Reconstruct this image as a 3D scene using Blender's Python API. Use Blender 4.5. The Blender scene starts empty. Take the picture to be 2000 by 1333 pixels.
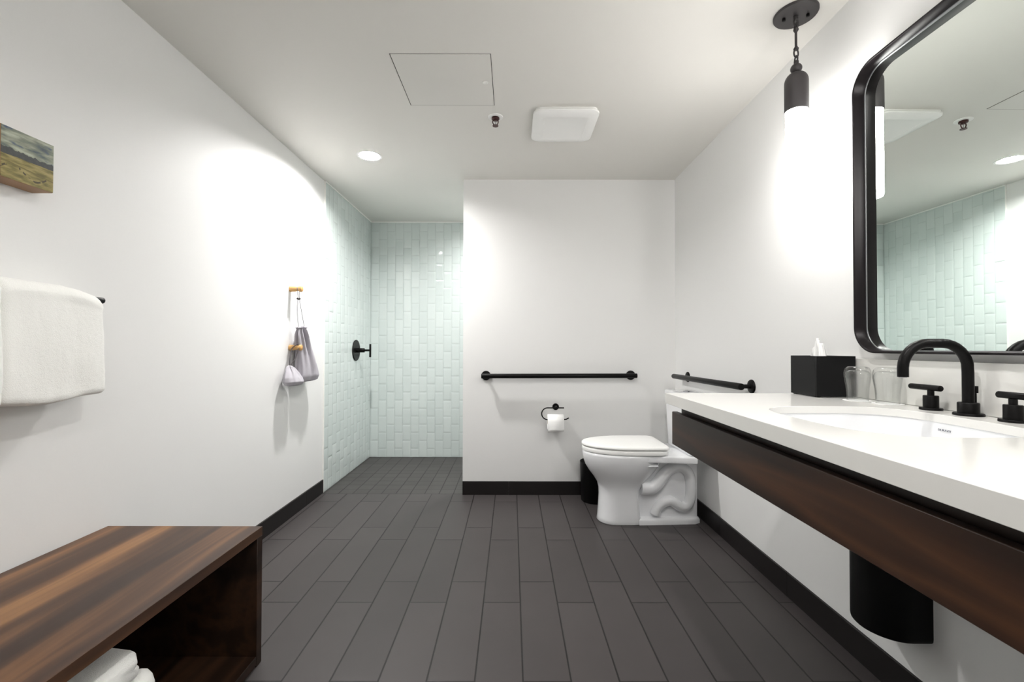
import bpy, bmesh, math, random
from mathutils import Vector, Matrix, noise, Quaternion
PI = math.pi
random.seed(7)
scn = bpy.context.scene
COL = scn.collection

# ---------------------------------------------------------------- camera
CAM_H = 1.053
cd = bpy.data.cameras.new('camera')
cd.sensor_width = 36.0
cd.lens = 879.4 / 2000 * 36
cd.clip_start = 0.02
cam = bpy.data.objects.new('camera', cd)
COL.objects.link(cam)
cam.location = (0, 0, CAM_H)
cam.rotation_mode = 'QUATERNION'
cam.rotation_quaternion = (Quaternion((0, 0, 1), -0.0004) @ Quaternion((1, 0, 0), PI/2 + 0.0144)) @ Quaternion((0, 0, 1), 0.0017)
scn.camera = cam

# ---------------------------------------------------------------- light and exposure
PENDANT_L = 26.0
DOWN_L = 900.0
SHOWER_L = 410.0
FILL_L = 350.0  # strength of the two added fill lights
scn.view_settings.view_transform = 'Standard'
scn.view_settings.look = 'None'
scn.view_settings.gamma = 1
scn.view_settings.use_curve_mapping = False
scn.view_settings.exposure = 1.06
w = bpy.data.worlds.new('world'); scn.world = w
w.use_nodes = True
w.node_tree.nodes['Background'].inputs[0].default_value = (1, 1, 1, 1)
w.node_tree.nodes['Background'].inputs[1].default_value = 0.05
try:
    scn.cycles.max_bounces = 14; scn.cycles.diffuse_bounces = 8; scn.cycles.glossy_bounces = 6
    scn.cycles.transmission_bounces = 12; scn.cycles.sample_clamp_indirect = 6
    scn.cycles.caustics_reflective = False; scn.cycles.caustics_refractive = False
except Exception:
    pass

# ---------------------------------------------------------------- room measures
XL, XR, YB, YS, H, XP = -1.37, 1.176, 3.24, 4.337, 2.268, -0.351
YN = -1.1          # wall behind the camera

# ---------------------------------------------------------------- materials
def s2l(c):
    return tuple(((x/255)/12.92 if x/255 <= .04045 else ((x/255+.055)/1.055)**2.4) for x in c) + (1,)

class NT:
    def __init__(s, name):
        s.m = bpy.data.materials.new(name); s.m.use_nodes = True
        s.t = s.m.node_tree; s.b = s.t.nodes['Principled BSDF']
    def n(s, typ, **kw):
        nd = s.t.nodes.new(typ)
        for k, v in kw.items():
            setattr(nd, k, v)
        return nd
    def l(s, a, b): s.t.links.new(a, b)
    def inp(s, sock, v):
        if hasattr(v, 'is_output') or isinstance(v, bpy.types.NodeSocket): s.l(v, sock)
        else: sock.default_value = v
    def math(s, op, a, b=None, c=None):
        nd = s.n('ShaderNodeMath', operation=op)
        s.inp(nd.inputs[0], a)
        if b is not None: s.inp(nd.inputs[1], b)
        if c is not None: s.inp(nd.inputs[2], c)
        return nd.outputs[0]
    def pos(s):
        return s.n('ShaderNodeNewGeometry').outputs['Position']
    def sep(s, v):
        nd = s.n('ShaderNodeSeparateXYZ'); s.l(v, nd.inputs[0]); return nd.outputs
    def comb(s, x, y, z):
        nd = s.n('ShaderNodeCombineXYZ')
        for i, v in enumerate((x, y, z)): s.inp(nd.inputs[i], v)
        return nd.outputs[0]
    def vmul(s, v, k):
        nd = s.n('ShaderNodeVectorMath', operation='MULTIPLY'); s.l(v, nd.inputs[0]); nd.inputs[1].default_value = k
        return nd.outputs[0]
    def noise(s, v, scale, detail=3, rough=.5):
        nd = s.n('ShaderNodeTexNoise'); s.l(v, nd.inputs['Vector'])
        nd.inputs['Scale'].default_value = scale; nd.inputs['Detail'].default_value = detail
        nd.inputs['Roughness'].default_value = rough
        return nd.outputs[0]
    def ramp(s, f, stops, interp='LINEAR'):
        nd = s.n('ShaderNodeValToRGB'); s.l(f, nd.inputs[0]); cr = nd.color_ramp; cr.interpolation = interp
        cr.elements[0].position, cr.elements[0].color = stops[0]
        cr.elements[1].position, cr.elements[1].color = stops[-1]
        for p, c in stops[1:-1]:
            e = cr.elements.new(p); e.color = c
        return nd.outputs[0]
    def mix(s, f, a, b, mode='MIX'):
        nd = s.n('ShaderNodeMix', data_type='RGBA', blend_type=mode)
        s.inp(nd.inputs[0], f); s.inp(nd.inputs[6], a); s.inp(nd.inputs[7], b)
        return nd.outputs[2]
    def bump(s, hgt, strength=.3, dist=.001):
        nd = s.n('ShaderNodeBump'); nd.inputs['Strength'].default_value = strength; nd.inputs['Distance'].default_value = dist
        s.l(hgt, nd.inputs['Height']); s.l(nd.outputs[0], s.b.inputs['Normal'])
    def set(s, color=None, rough=None, metal=None, **kw):
        if color is not None: s.inp(s.b.inputs['Base Color'], color)
        if rough is not None: s.inp(s.b.inputs['Roughness'], rough)
        if metal is not None: s.b.inputs['Metallic'].default_value = metal
        for k, v in kw.items(): s.b.inputs[k.replace('_', ' ')].default_value = v
        return s.m

M = {}
def plain(name, rgb, rough, bumpsc=None, bs=.1, bd=.001, metal=0, **kw):
    n = NT(name); n.set(s2l(rgb), rough, metal, **kw)
    p = n.pos()
    f = n.noise(p, bumpsc or 40, 3)
    n.l(n.mix(n.math('MULTIPLY', f, .12), s2l(rgb), s2l([c*.9 for c in rgb])), n.b.inputs['Base Color'])
    if bumpsc: n.bump(n.noise(p, bumpsc, 4), bs, bd)
    M[name] = n.m
    return n.m
plain('paint_wall', (229, 229, 228), .55, 220, .12, .0006)
plain('paint_ceiling', (221, 219, 214), .6, 260, .1, .0005)
plain('paint_panel', (217, 215, 210), .5, 260, .05, .0005)
plain('white_plastic', (240, 240, 238), .35)
plain('porcelain', (229, 230, 232), .08, None, Coat_Weight=.5)
plain('quartz', (226, 225, 221), .16, None)
plain('black_metal', (14, 13, 13), .42, 500, .05, .0002, .4, Specular_IOR_Level=.2)
plain('black_satin', (25, 21, 23), .33, 500, .04, .0002, .3, Specular_IOR_Level=.2)
plain('pendant_metal', (66, 63, 64), .5, 300, .08, .0003, .4)
plain('black_plastic', (9, 9, 9), .45, 300, .05, .0003, Specular_IOR_Level=.2)
plain('black_rubberized', (5, 5, 5), .5, 300, .05, .0003, Specular_IOR_Level=.2)
plain('black_box', (13, 13, 14), .42, 300, .04, .0003, Specular_IOR_Level=.2)
plain('baseboard_tile', (30, 27, 27), .4, 300, .05, .0003, Specular_IOR_Level=.2)
plain('grout', (201, 209, 207), .8, 200)
plain('trim_metal', (240, 240, 236), .35)
plain('gap_dark', (70, 68, 62), .8)
plain('peg_wood', (205, 160, 100), .5, 90, .05)
plain('bag_cloth', (176, 173, 180), .85, 900, .3, .0006)
plain('cord_dark', (70, 66, 68), .8)
plain('cord_light', (142, 140, 143), .8)
plain('paper', (246, 246, 245), .9, 300, .1, .0005)
plain('text_ink', (70, 74, 88), .5)
plain('brass_dark', (74, 48, 46), .35, None, metal=.6)
plain('lip_metal', (150, 150, 152), .45, None, metal=.8)
plain('chrome', (200, 200, 205), .15, None, metal=1)

n = NT('terry')
p = n.pos()
f = n.math('ADD', n.noise(p, 420, 3, .7), n.math('MULTIPLY', n.noise(p, 90, 3), .7))
n.set(s2l((247, 247, 243)), .95, Sheen_Weight=.3)
n.bump(f, .55, .0035); M['terry'] = n.m

def walnut(name, cols, xs=9.0):
    n = NT(name); p = n.pos()
    warp = n.noise(n.vmul(p, (3, .8, 3)), 1.2, 2)
    v = n.vmul(p, (xs, .35, xs))
    nd = n.n('ShaderNodeVectorMath', operation='ADD'); n.l(v, nd.inputs[0]); n.l(n.comb(n.math('MULTIPLY', warp, 1.2), 0., n.math('MULTIPLY', warp, .6)), nd.inputs[1])
    band = n.noise(nd.outputs[0], 1.0, 3, .55)
    c = n.ramp(band, [(.33, s2l(cols[0])), (.43, s2l(cols[1])), (.5, s2l(cols[2])), (.56, s2l(cols[3])), (.66, s2l(cols[1]))])
    grain = n.noise(n.vmul(p, (260, 6, 260)), 1, 3, .6)
    c2 = n.mix(n.math('MULTIPLY', grain, .5), c, n.mix(1.0, c, (.45, .42, .4, 1), 'MULTIPLY'))
    n.set(c2, .42, Specular_IOR_Level=.3); n.bump(grain, .12, .0006)
    M[name] = n.m
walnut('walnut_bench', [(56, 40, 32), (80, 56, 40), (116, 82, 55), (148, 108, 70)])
walnut('walnut_vanity_shaded', [(24, 15, 12), (40, 25, 17), (58, 36, 23), (74, 47, 29)], 7)  # same walnut as the bench, weak light on the front put into its colour
walnut('walnut_bench_shaded', [(24, 15, 11), (34, 22, 15), (46, 30, 20), (58, 38, 25)], 9)  # darker bench walnut: shade on the carcass panels worked into the colour

def brick(name, w_, l_, x0, yA, off, tile, grout_c, gw, rough, swap=False, var=.1, bumpn=True):
    n = NT(name); x, y, z = n.sep(n.pos())[:3]
    cx = n.math('DIVIDE', n.math('SUBTRACT', x, x0), w_)
    col = n.math('FLOOR', cx)
    par = n.math('ABSOLUTE', n.math('MODULO', col, 2.0))
    cy = n.math('DIVIDE', n.math('SUBTRACT', n.math('SUBTRACT', y, yA), n.math('MULTIPLY', par, off)), l_)
    row = n.math('FLOOR', cy)
    fx = n.math('SUBTRACT', cx, col); fy = n.math('SUBTRACT', cy, row)
    dx = n.math('MULTIPLY', n.math('MINIMUM', fx, n.math('SUBTRACT', 1., fx)), w_)
    dy = n.math('MULTIPLY', n.math('MINIMUM', fy, n.math('SUBTRACT', 1., fy)), l_)
    d = n.math('MINIMUM', dx, dy)
    mr = n.n('ShaderNodeMapRange'); n.l(d, mr.inputs[0]); mr.inputs[1].default_value = gw*.5; mr.inputs[2].default_value = gw
    t = mr.outputs[0]
    wn = n.n('ShaderNodeTexWhiteNoise', noise_dimensions='3D'); n.l(n.comb(col, row, 0.), wn.inputs['Vector'])
    cl = n.noise(n.pos(), 3.5, 4)
    speck = n.noise(n.pos(), 180, 3)
    v1 = n.math('ADD', n.math('MULTIPLY', wn.outputs['Value'], .5), n.math('ADD', n.math('MULTIPLY', cl, .6), n.math('MULTIPLY', speck, .25)))
    c = n.mix(v1, s2l([k*(1-var) for k in tile]), s2l([min(255, k*(1+var)) for k in tile]))
    n.set(n.mix(t, s2l(grout_c), c), n.math('ADD', rough, n.math('MULTIPLY', speck, .08)), Specular_IOR_Level=.3)
    n.bump(n.math('ADD', t, n.math('MULTIPLY', speck, .06)), .5, .001)
    M[name] = n.m
brick('floor_tile', .1524, .605, .0375, 2.6428, -.1644, (64, 60, 60), (21, 19, 19), .0035, .42)
brick('shower_floor_tile', .1035, .1035, XL+.02, YB+.01, .0, (66, 64, 63), (32, 30, 30), .004, .5)

n = NT('glazed_tile')
p = n.pos()
wn = n.noise(p, 5, 3)
oi = n.n('ShaderNodeAttribute'); oi.attribute_name = 'tile_tone'
n.set(n.mix(oi.outputs['Fac'], s2l((201, 210, 208)), s2l((208, 216, 214))), .035)
n.bump(n.noise(p, 45, 2), .35, .0005)
M['glazed_tile'] = n.m

n = NT('mirror_glass'); n.set(s2l((234, 240, 236)), .0, 1.0); M['mirror_glass'] = n.m
n = NT('clear_glass'); tr_ = n.n('ShaderNodeBsdfTransparent'); tr_.inputs[0].default_value = (.97, .975, .972, 1)
gs_ = n.n('ShaderNodeBsdfGlossy'); gs_.inputs['Roughness'].default_value = .01; lw_ = n.n('ShaderNodeLayerWeight'); lw_.inputs[0].default_value = .5; fr_ = n.n('ShaderNodeMath', operation='MULTIPLY_ADD'); n.l(n.math('POWER', lw_.outputs['Facing'], 3.0), fr_.inputs[0]); fr_.inputs[1].default_value = .9; fr_.inputs[2].default_value = .05
mx_ = n.n('ShaderNodeMixShader'); n.l(fr_.outputs[0], mx_.inputs[0]); n.l(tr_.outputs[0], mx_.inputs[1]); n.l(gs_.outputs[0], mx_.inputs[2])
n.l(mx_.outputs[0], n.t.nodes['Material Output'].inputs[0]); n.t.nodes.remove(n.b); M['clear_glass'] = n.m
def emis(name, rgb, L):
    n = NT(name); n.set(s2l(rgb), .5); n.b.inputs['Emission Color'].default_value = s2l(rgb); n.b.inputs['Emission Strength'].default_value = L
    M[name] = n.m
emis('lamp_tube', (255, 253, 250), PENDANT_L)
emis('lamp_disc', (255, 253, 251), DOWN_L)
emis('lamp_disc_fill', (255, 253, 251), FILL_L)
emis('lamp_disc_shower', (255, 253, 251), SHOWER_L)

# painted landscape
n = NT('painted_landscape')
x, y, z = n.sep(n.pos())[:3]
u = n.math('DIVIDE', n.math('SUBTRACT', y, 1.146), .134); v = n.math('DIVIDE', n.math('SUBTRACT', z, 1.491), .136)
uv = n.comb(u, v, 0.)
sky_n = n.noise(n.vmul(uv, (1.6, 7, 1)), 1.3, 3, .5)
sky = n.ramp(sky_n, [(.3, s2l((70, 82, 88))), (.45, s2l((120, 126, 112))), (.56, s2l((150, 154, 136))), (.72, s2l((184, 188, 172)))])
bl = n.noise(n.vmul(uv, (3, 8, 1)), 1.0, 2)
sky = n.mix(n.ramp(bl, [(.58, (0, 0, 0, 1)), (.7, (1, 1, 1, 1))]), sky, s2l((64, 80, 104)))
fld_n = n.noise(n.vmul(uv, (3, 12, 1)), 1.1, 3)
fld = n.ramp(fld_n, [(.35, s2l((96, 88, 42))), (.5, s2l((132, 120, 66))), (.65, s2l((158, 144, 92)))])
wv = n.math('ABSOLUTE', n.math('SUBTRACT', v, n.math('ADD', .2, n.math('MULTIPLY', n.math('SINE', n.math('MULTIPLY', u, 7.5)), .1))))
fld = n.mix(n.math('MULTIPLY', n.math('LESS_THAN', wv, .02), n.math('GREATER_THAN', n.noise(n.vmul(uv, (5, 5, 1)), 1, 2), .5)), fld, s2l((66, 58, 36)))
wv2 = n.math('ABSOLUTE', n.math('SUBTRACT', v, n.math('ADD', .34, n.math('MULTIPLY', u, -.12))))
fld = n.mix(n.math('LESS_THAN', wv2, .012), fld, s2l((108, 96, 48)))
tn = n.math('MULTIPLY', n.noise(n.vmul(uv, (9, 0, 1)), 1.0, 3), .16)
top = n.math('ADD', n.math('ADD', .52, n.math('MULTIPLY', u, -.04)), tn)
trees = n.mix(n.noise(n.vmul(uv, (14, 14, 1)), 1, 3), s2l((38, 42, 44)), s2l((74, 76, 74)))
c = n.mix(n.math('LESS_THAN', v, top), sky, trees)
c = n.mix(n.math('LESS_THAN', v, n.math('ADD', .44, n.math('MULTIPLY', n.noise(n.vmul(uv, (5, 0, 1)), 1, 2), .04))), c, fld)
n.set(c, .5); M['painted_landscape'] = n.m

# ---------------------------------------------------------------- helpers
WL = {}
def link(o):
    COL.objects.link(o); return o
def thing(name, label, cat, loc, group=None):
    o = link(bpy.data.objects.new(name, None)); o.location = loc; o.empty_display_size = .05
    o['label'] = label; o['category'] = cat
    if group: o['group'] = group
    WL[o.name] = Vector(loc)
    return o
def tag(o, label, cat, group=None):
    o['label'] = label; o['category'] = cat
    if group: o['group'] = group
    return o
def sharpen(bm, ang=40):
    a = math.radians(ang)
    for f in bm.faces: f.smooth = True
    for e in bm.edges:
        if len(e.link_faces) == 2 and e.calc_face_angle(0) > a: e.smooth = False
def obj(name, bm, mat, parent=None, loc=None, ang=40, fix=True):
    """bm in world coordinates; origin goes to the parent's origin (or to loc)"""
    if fix: bmesh.ops.recalc_face_normals(bm, faces=bm.faces)
    sharpen(bm, ang)
    base = WL[parent.name] if parent else (Vector(loc) if loc is not None else None)
    if base is None:
        zs = [v.co.z for v in bm.verts]; c = sum((v.co for v in bm.verts), Vector())/len(bm.verts)
        base = Vector((c.x, c.y, min(zs)))
    bmesh.ops.translate(bm, verts=bm.verts, vec=-base)
    me = bpy.data.meshes.new(name); bm.to_mesh(me); bm.free()
    me.materials.append(M[mat] if isinstance(mat, str) else mat)
    o = link(bpy.data.objects.new(name, me))
    if parent: o.parent = parent
    else: o.location = base
    WL[o.name] = base
    return o
def struct(name, bm, mat, **k):
    o = obj(name, bm, mat, **k); o['kind'] = 'structure'; return o
def copy_tree(o, delta=(0, 0, 0), parent=None):
    c = o.copy(); COL.objects.link(c)
    if parent is None: c.location = Vector(o.location) + Vector(delta)
    else: c.parent = parent
    for ch in list(o.children): copy_tree(ch, parent=c)
    return c

def BM(): return bmesh.new()
def box(bm, a, b, bev=0, seg=2):
    a = Vector(a); b = Vector(b)
    r = bmesh.ops.create_cube(bm, size=1)
    vs = r['verts']
    for v in vs:
        v.co = Vector(((a.x+b.x)/2 + v.co.x*(b.x-a.x), (a.y+b.y)/2 + v.co.y*(b.y-a.y), (a.z+b.z)/2 + v.co.z*(b.z-a.z)))
    if bev:
        es = {e for v in vs for e in v.link_edges}
        bmesh.ops.bevel(bm, geom=list(es), offset=bev, segments=seg, profile=.5, affect='EDGES')
    return bm
def ring_pts(c, r, ax, n=32, up=None):
    ax = Vector(ax).normalized()
    t = up or (Vector((0, 0, 1)) if abs(ax.z) < .9 else Vector((1, 0, 0)))
    e1 = ax.cross(t).normalized(); e2 = ax.cross(e1)
    return [Vector(c) + e1*math.cos(2*PI*i/n)*r + e2*math.sin(2*PI*i/n)*r for i in range(n)]
def skin(bm, rings, cap0=True, cap1=True, closed=False):
    R = [[bm.verts.new(p) for p in r] for r in rings]
    n = len(R[0]); m = len(R)
    for j in range(m if closed else m-1):
        A = R[j]; B = R[(j+1) % m]
        for i in range(n): bm.faces.new((A[i], A[(i+1) % n], B[(i+1) % n], B[i]))
    if not closed:
        if cap0: bm.faces.new(R[0][::-1])
        if cap1: bm.faces.new(R[-1])
    return R
def lathe(bm, c, prof, ax=(0, 0, 1), n=36, caps=True):
    """prof = [(radius, distance along axis)]"""
    ax = Vector(ax).normalized()
    skin(bm, [ring_pts(Vector(c)+ax*d, max(r, 1e-5), ax, n) for r, d in prof], caps, caps)
    return bm
def cyl(bm, a, b, r, n=28, bev=0):
    a = Vector(a); b = Vector(b); L = (b-a).length
    pr = [(r, 0), (r, L)] if not bev else [(r-bev, 0), (r-bev*.3, bev*.3), (r, bev), (r, L-bev), (r-bev*.3, L-bev*.3), (r-bev, L)]
    return lathe(bm, a, pr, b-a, n)
def tube(bm, pts, r, n=14, closed=False, cap=True):
    pts = [Vector(p) for p in pts]; m = len(pts); rings = []
    rr = r if isinstance(r, (list, tuple)) else [r]*m
    T = []
    for i in range(m):
        if closed: t = pts[(i+1) % m]-pts[i-1]
        else: t = pts[min(i+1, m-1)]-pts[max(i-1, 0)]
        T.append(t.normalized())
    t0 = T[0]; up = Vector((0, 0, 1)) if abs(t0.z) < .9 else Vector((1, 0, 0))
    e = t0.cross(up).normalized()
    for i in range(m):
        e = (e - T[i]*e.dot(T[i])).normalized(); f = T[i].cross(e)
        rings.append([pts[i] + e*math.cos(2*PI*k/n)*rr[i] + f*math.sin(2*PI*k/n)*rr[i] for k in range(n)])
    skin(bm, rings, cap, cap, closed)
    return bm
def bez(pts, n=8):
    """Catmull-Rom through points"""
    P = [Vector(p) for p in pts]; P = [P[0]*2-P[1]] + P + [P[-1]*2-P[-2]]; out = []
    for i in range(1, len(P)-2):
        for k in range(n):
            t = k/n; a, b, c, d = P[i-1:i+3]
            out.append(.5*((2*b)+(c-a)*t+(2*a-5*b+4*c-d)*t*t+(3*b-a-3*c+d)*t**3))
    out.append(P[-2]); return out
def rrect(hw, hh, r, n=8):
    o = []
    for cx, cy, a0 in ((hw-r, hh-r, 0), (-hw+r, hh-r, 90), (-hw+r, -hh+r, 180), (hw-r, -hh+r, 270)):
        for k in range(n+1):
            a = math.radians(a0+90*k/n); o.append((cx+r*math.cos(a), cy+r*math.sin(a)))
    return o
def disp(bm, amp, sc, seed=0, amp2=0, sc2=40):
    bm.normal_update()
    off = Vector((seed*3.1, seed*1.7, seed*.9))
    mv = []
    for v in bm.verts:
        d = noise.noise(v.co*sc+off)*amp
        if amp2: d += noise.noise(v.co*sc2+off)*amp2
        mv.append((v, v.normal*d))
    for v, d in mv: v.co += d

# ---------------------------------------------------------------- setting
T = .12
floor = struct('floor', box(BM(), (XL, YN, -.1), (XR, YB+.004, 0)), 'floor_tile')
struct('floor_shower', box(BM(), (XL, YB+.004, -.1), (XR, YS, -.001)), 'shower_floor_tile')
DOWN = [(-.905, 2.84, 'round recessed light glowing in the ceiling before the shower'), (-.05, 3.87, 'round recessed light in the shower ceiling behind the partition'),
        (.3, .8, 'unseen fill light added in the ceiling over the sink side of the room'), (.0, -.5, 'unseen fill light added in the ceiling at the near end of the room')]  # last two lamps are out of view, added to lift the near room
CAN_R, CAN_D = .066, .024
bm = BM(); O = [bm.verts.new(p) for p in ((XL-T, YN-T, H), (XR+T, YN-T, H), (XR+T, YS+T, H), (XL-T, YS+T, H))]
es = [bm.edges.new((O[i], O[(i+1) % 4])) for i in range(4)]; holes = []
for dx_, dy_, _ in DOWN:
    I = [bm.verts.new((dx_+CAN_R*math.cos(2*PI*k/40), dy_+CAN_R*math.sin(2*PI*k/40), H)) for k in range(40)]; holes.append(I)
    es += [bm.edges.new((I[k], I[(k+1) % 40])) for k in range(40)]
bmesh.ops.triangle_fill(bm, use_beauty=True, use_dissolve=False, edges=es)
for I in holes:
    J = [bm.verts.new((v.co.x, v.co.y, H+.1)) for v in I]
    for k in range(40): bm.faces.new((I[k], I[(k+1) % 40], J[(k+1) % 40], J[k]))
    bm.faces.new(J)
Q = [bm.verts.new((v.co.x, v.co.y, H+.12)) for v in O]; bm.faces.new(Q)
for i in range(4): bm.faces.new((O[i], O[(i+1) % 4], Q[(i+1) % 4], Q[i]))
struct('ceiling', bm, 'paint_ceiling', ang=30)
struct('wall_left', box(BM(), (XL-T, YN-T, -.1), (XL, YS+T, H)), 'paint_wall')
struct('wall_right', box(BM(), (XR, YN-T, -.1), (XR+T, YS+T, H)), 'paint_wall')
struct('wall_partition', box(BM(), (XP, YB, 0), (XR, YB+.12, H)), 'paint_wall')
struct('wall_back', box(BM(), (XL, YS+.012, -.1), (XR, YS+T, H)), 'paint_wall')
struct('wall_near', box(BM(), (XL, YN-T, -.1), (XR, YN, H)), 'paint_wall')
def baseb(name, a, b, joints, axis):
    bm = BM(); p = [a[axis]] + joints + [b[axis]]
    for s, e in zip(p[:-1], p[1:]):
        A = list(a); B = list(b); A[axis] = s+.0001; B[axis] = e-.0001
        box(bm, A, B, .0008, 1)
    struct(name, bm, 'baseboard_tile')
baseb('baseboard_back', (XP, YB-.01, 0), (XR-.01, YB, .095), [-.02, .585], 0)
baseb('baseboard_left', (XL, YN, 0), (XL+.01, YB+.03, .095), [-.6, .0, .6, 1.2, 1.8, 2.4, 3.0], 1)
baseb('baseboard_right', (XR-.01, YN, 0), (XR, YB, .1), [-.5, .1, .7, 1.31, 1.92, 2.53], 1)
def edging(name, a, b): struct(name, box(BM(), a, b), 'trim_metal')
# glazed tile fields: thin uneven tiles on a grout bed
def tilefield(name, org, U, V, N, W, Ht, cw=.0778, ch=.155):
    bm = BM(); lay = bm.faces.layers.float.new('tile_tone')
    org, U, V, N = map(Vector, (org, U, V, N)); TH = .009; g = .0006; rnd = random.Random(len(name))
    ncol = int(math.ceil(W/cw)); tones = []
    for i in range(ncol):
        u0, u1 = i*cw+g, min((i+1)*cw-g, W)
        z = -(ch/2 if i % 2 else 0)
        while z < Ht:
            a, b = max(z+g, 0), min(z+ch-g, Ht)
            z += ch
            if b-a < .006 or u1-u0 < .004: continue
            tu, tv, h0 = rnd.uniform(-.007, .007), rnd.uniform(-.007, .007), rnd.uniform(-.0006, .0008); cv = rnd.uniform(-.0003, .0004)
            sd = Vector((rnd.random()*50, rnd.random()*50, 0)); tone = rnd.random()
            us = [0, .0022, .015, .03, .045, .06, 1]; us = [u0, u0+.0022] + [u0+(u1-u0)*k for k in (.2, .4, .6, .8)] + [u1-.0022, u1]
            vs_ = [a, a+.0022] + [a+(b-a)*k for k in (.12, .25, .4, .55, .7, .85)] + [b-.0022, b]
            G = []
            for jj, vv in enumerate(vs_):
                row = []
                for ii, uu in enumerate(us):
                    fu = (uu-u0)/(u1-u0)-.5; fv = (vv-a)/(b-a)-.5
                    hgt = TH+h0+tu*(uu-(u0+u1)/2)+tv*(vv-(a+b)/2)+cv*(1-4*fu*fu)*(1-4*fv*fv)+noise.noise(Vector((uu*30, vv*22, 0))+sd)*.00022
                    if ii in (0, len(us)-1) or jj in (0, len(vs_)-1): hgt -= .0007
                    row.append(bm.verts.new(org+U*uu+V*vv+N*hgt))
                G.append(row)
            for jj in range(len(vs_)-1):
                for ii in range(len(us)-1):
                    f = bm.faces.new((G[jj][ii], G[jj][ii+1], G[jj+1][ii+1], G[jj+1][ii])); f[lay] = tone
            # skirts
            rim = G[0] + [r[-1] for r in G[1:]] + G[-1][-2::-1] + [r[0] for r in G[-2:0:-1]]
            low = [bm.verts.new(v.co-N*.006) for v in rim]
            for k in range(len(rim)):
                q = (k+1) % len(rim); f = bm.faces.new((rim[k], low[k], low[q], rim[q])); f[lay] = tone
    return bm
FY = 3.272
bm = BM(); box(bm, (XL, FY, 0), (XL+.006, YS+.006, H)); struct('wall_left_grout', bm, 'grout')
bm = BM(); box(bm, (XL+.006, YS+.004, 0), (XR, YS+.012, H)); struct('wall_back_grout', bm, 'grout')
struct('wall_left_tile', tilefield('a', (XL, FY, 0), (0, 1, 0), (0, 0, 1), (1, 0, 0), YS-FY-.002, H-.004), 'glazed_tile', fix=True, ang=60)
struct('wall_back_tile', tilefield('bb', (XL+.01, YS+.009, 0), (1, 0, 0), (0, 0, 1), (0, -1, 0), XR-XL-.012, H-.004), 'glazed_tile', fix=True, ang=60)
edging('trim_1', (XL, FY-.003, 0), (XL+.011, FY, H))
edging('trim_2', (XL, FY, H-.009), (XL+.013, YS+.01, H))
edging('trim_3', (XL+.013, YS-.004, H-.009), (XR, YS+.01, H))

# ---------------------------------------------------------------- vanity top, sink, cabinet
ZC = .888; CX0 = .56; CY1 = 1.645; CY0 = -.55
SC = (.867, 1.055); SHX, SHY = .196, .222
def sup(cx, cy, a, b, z, n=64, e=3.3):
    o = []
    for k in range(n):
        t = 2*PI*k/n; c, s = math.cos(t), math.sin(t)
        o.append(Vector((cx+a*math.copysign(abs(c)**(2/e), c), cy+b*math.copysign(abs(s)**(2/e), s), z)))
    return o
def slab_hole(zt, zb, x0, x1, y0, y1, hole):
    bm = BM()
    loops = []
    for z, zo in ((zt, zt), (zb, zb-.017)):
        O = [bm.verts.new((x, y, zo)) for x, y in ((x0, y0), (x1, y0), (x1, y1), (x0, y1))]
        I = [bm.verts.new((p.x, p.y, z)) for p in hole]
        es = [bm.edges.new((O[i], O[(i+1) % 4])) for i in range(4)] + [bm.edges.new((I[i], I[(i+1) % len(I)])) for i in range(len(I))]
        bmesh.ops.triangle_fill(bm, use_beauty=True, use_dissolve=False, edges=es)
        loops.append((O, I))
    for a, b in zip(*loops):
        for i in range(len(a)):
            j = (i+1) % len(a); bm.faces.new((a[i], a[j], b[j], b[i]))
    return bm
ct = thing('countertop', 'white quartz countertop with thick front edge over the walnut vanity', 'countertop', (.86, .55, ZC-.02))
hole = sup(SC[0], SC[1], SHX, SHY, 0)
bm = slab_hole(ZC, ZC-.02, CX0, XR-.001, CY0, CY1, hole)
o = obj('slab', bm, 'quartz', ct, ang=30)
b = o.modifiers.new('edge', 'BEVEL'); b.width = .0012; b.segments = 2; b.limit_method = 'ANGLE'; b.angle_limit = math.radians(50)
obj('backsplash', box(BM(), (XR-.022, CY0, ZC+.0005), (XR-.001, CY1, ZC+.13), .001, 1), 'quartz', ct)

sk = thing('sink', 'oval white porcelain undermount sink set in the countertop', 'sink', (SC[0], SC[1], ZC-.18))
rings = []
for z, k in ((-.0202, 1.06), (-.0204, 1.015), (-.03, 1.005), (-.06, .985), (-.095, .94), (-.125, .85), (-.143, .7), (-.152, .5), (-.156, .3), (-.158, .1)):
    rings.append(sup(SC[0], SC[1], SHX*k, SHY*k, ZC+z, e=3.3 if k > .7 else 2.6))
bm = BM(); skin(bm, rings, False, False)
bmesh.ops.recalc_face_normals(bm, faces=bm.faces)
o = obj('basin', bm, 'porcelain', sk, ang=60)
m_ = o.modifiers.new('body', 'SOLIDIFY'); m_.thickness = .009; m_.offset = 1 if o.data.polygons[200].normal.z < 0 else -1
bm = BM(); lathe(bm, (SC[0], SC[1], ZC-.1595), [(.001, 0), (.024, .0), (.026, .003), (.02, .005), (.001, .0045)]); obj('drain', bm, 'chrome', sk)
cu = bpy.data.curves.new('mark', 'FONT'); cu.body = 'DURAVIT'; cu.size = .0072; cu.align_x = 'CENTER'; cu.align_y = 'CENTER'; cu.extrude = .0003; cu.space_character = 1.05
to = bpy.data.objects.new('mark', cu); COL.objects.link(to)
dg = bpy.context.evaluated_depsgraph_get(); me = bpy.data.meshes.new_from_object(to.evaluated_get(dg))
bpy.data.objects.remove(to)
xw = SC[0] + SHX*.986
rot = Matrix(((0, .05, -1), (-1, 0, 0), (0, 1, .05))).to_4x4()
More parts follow.
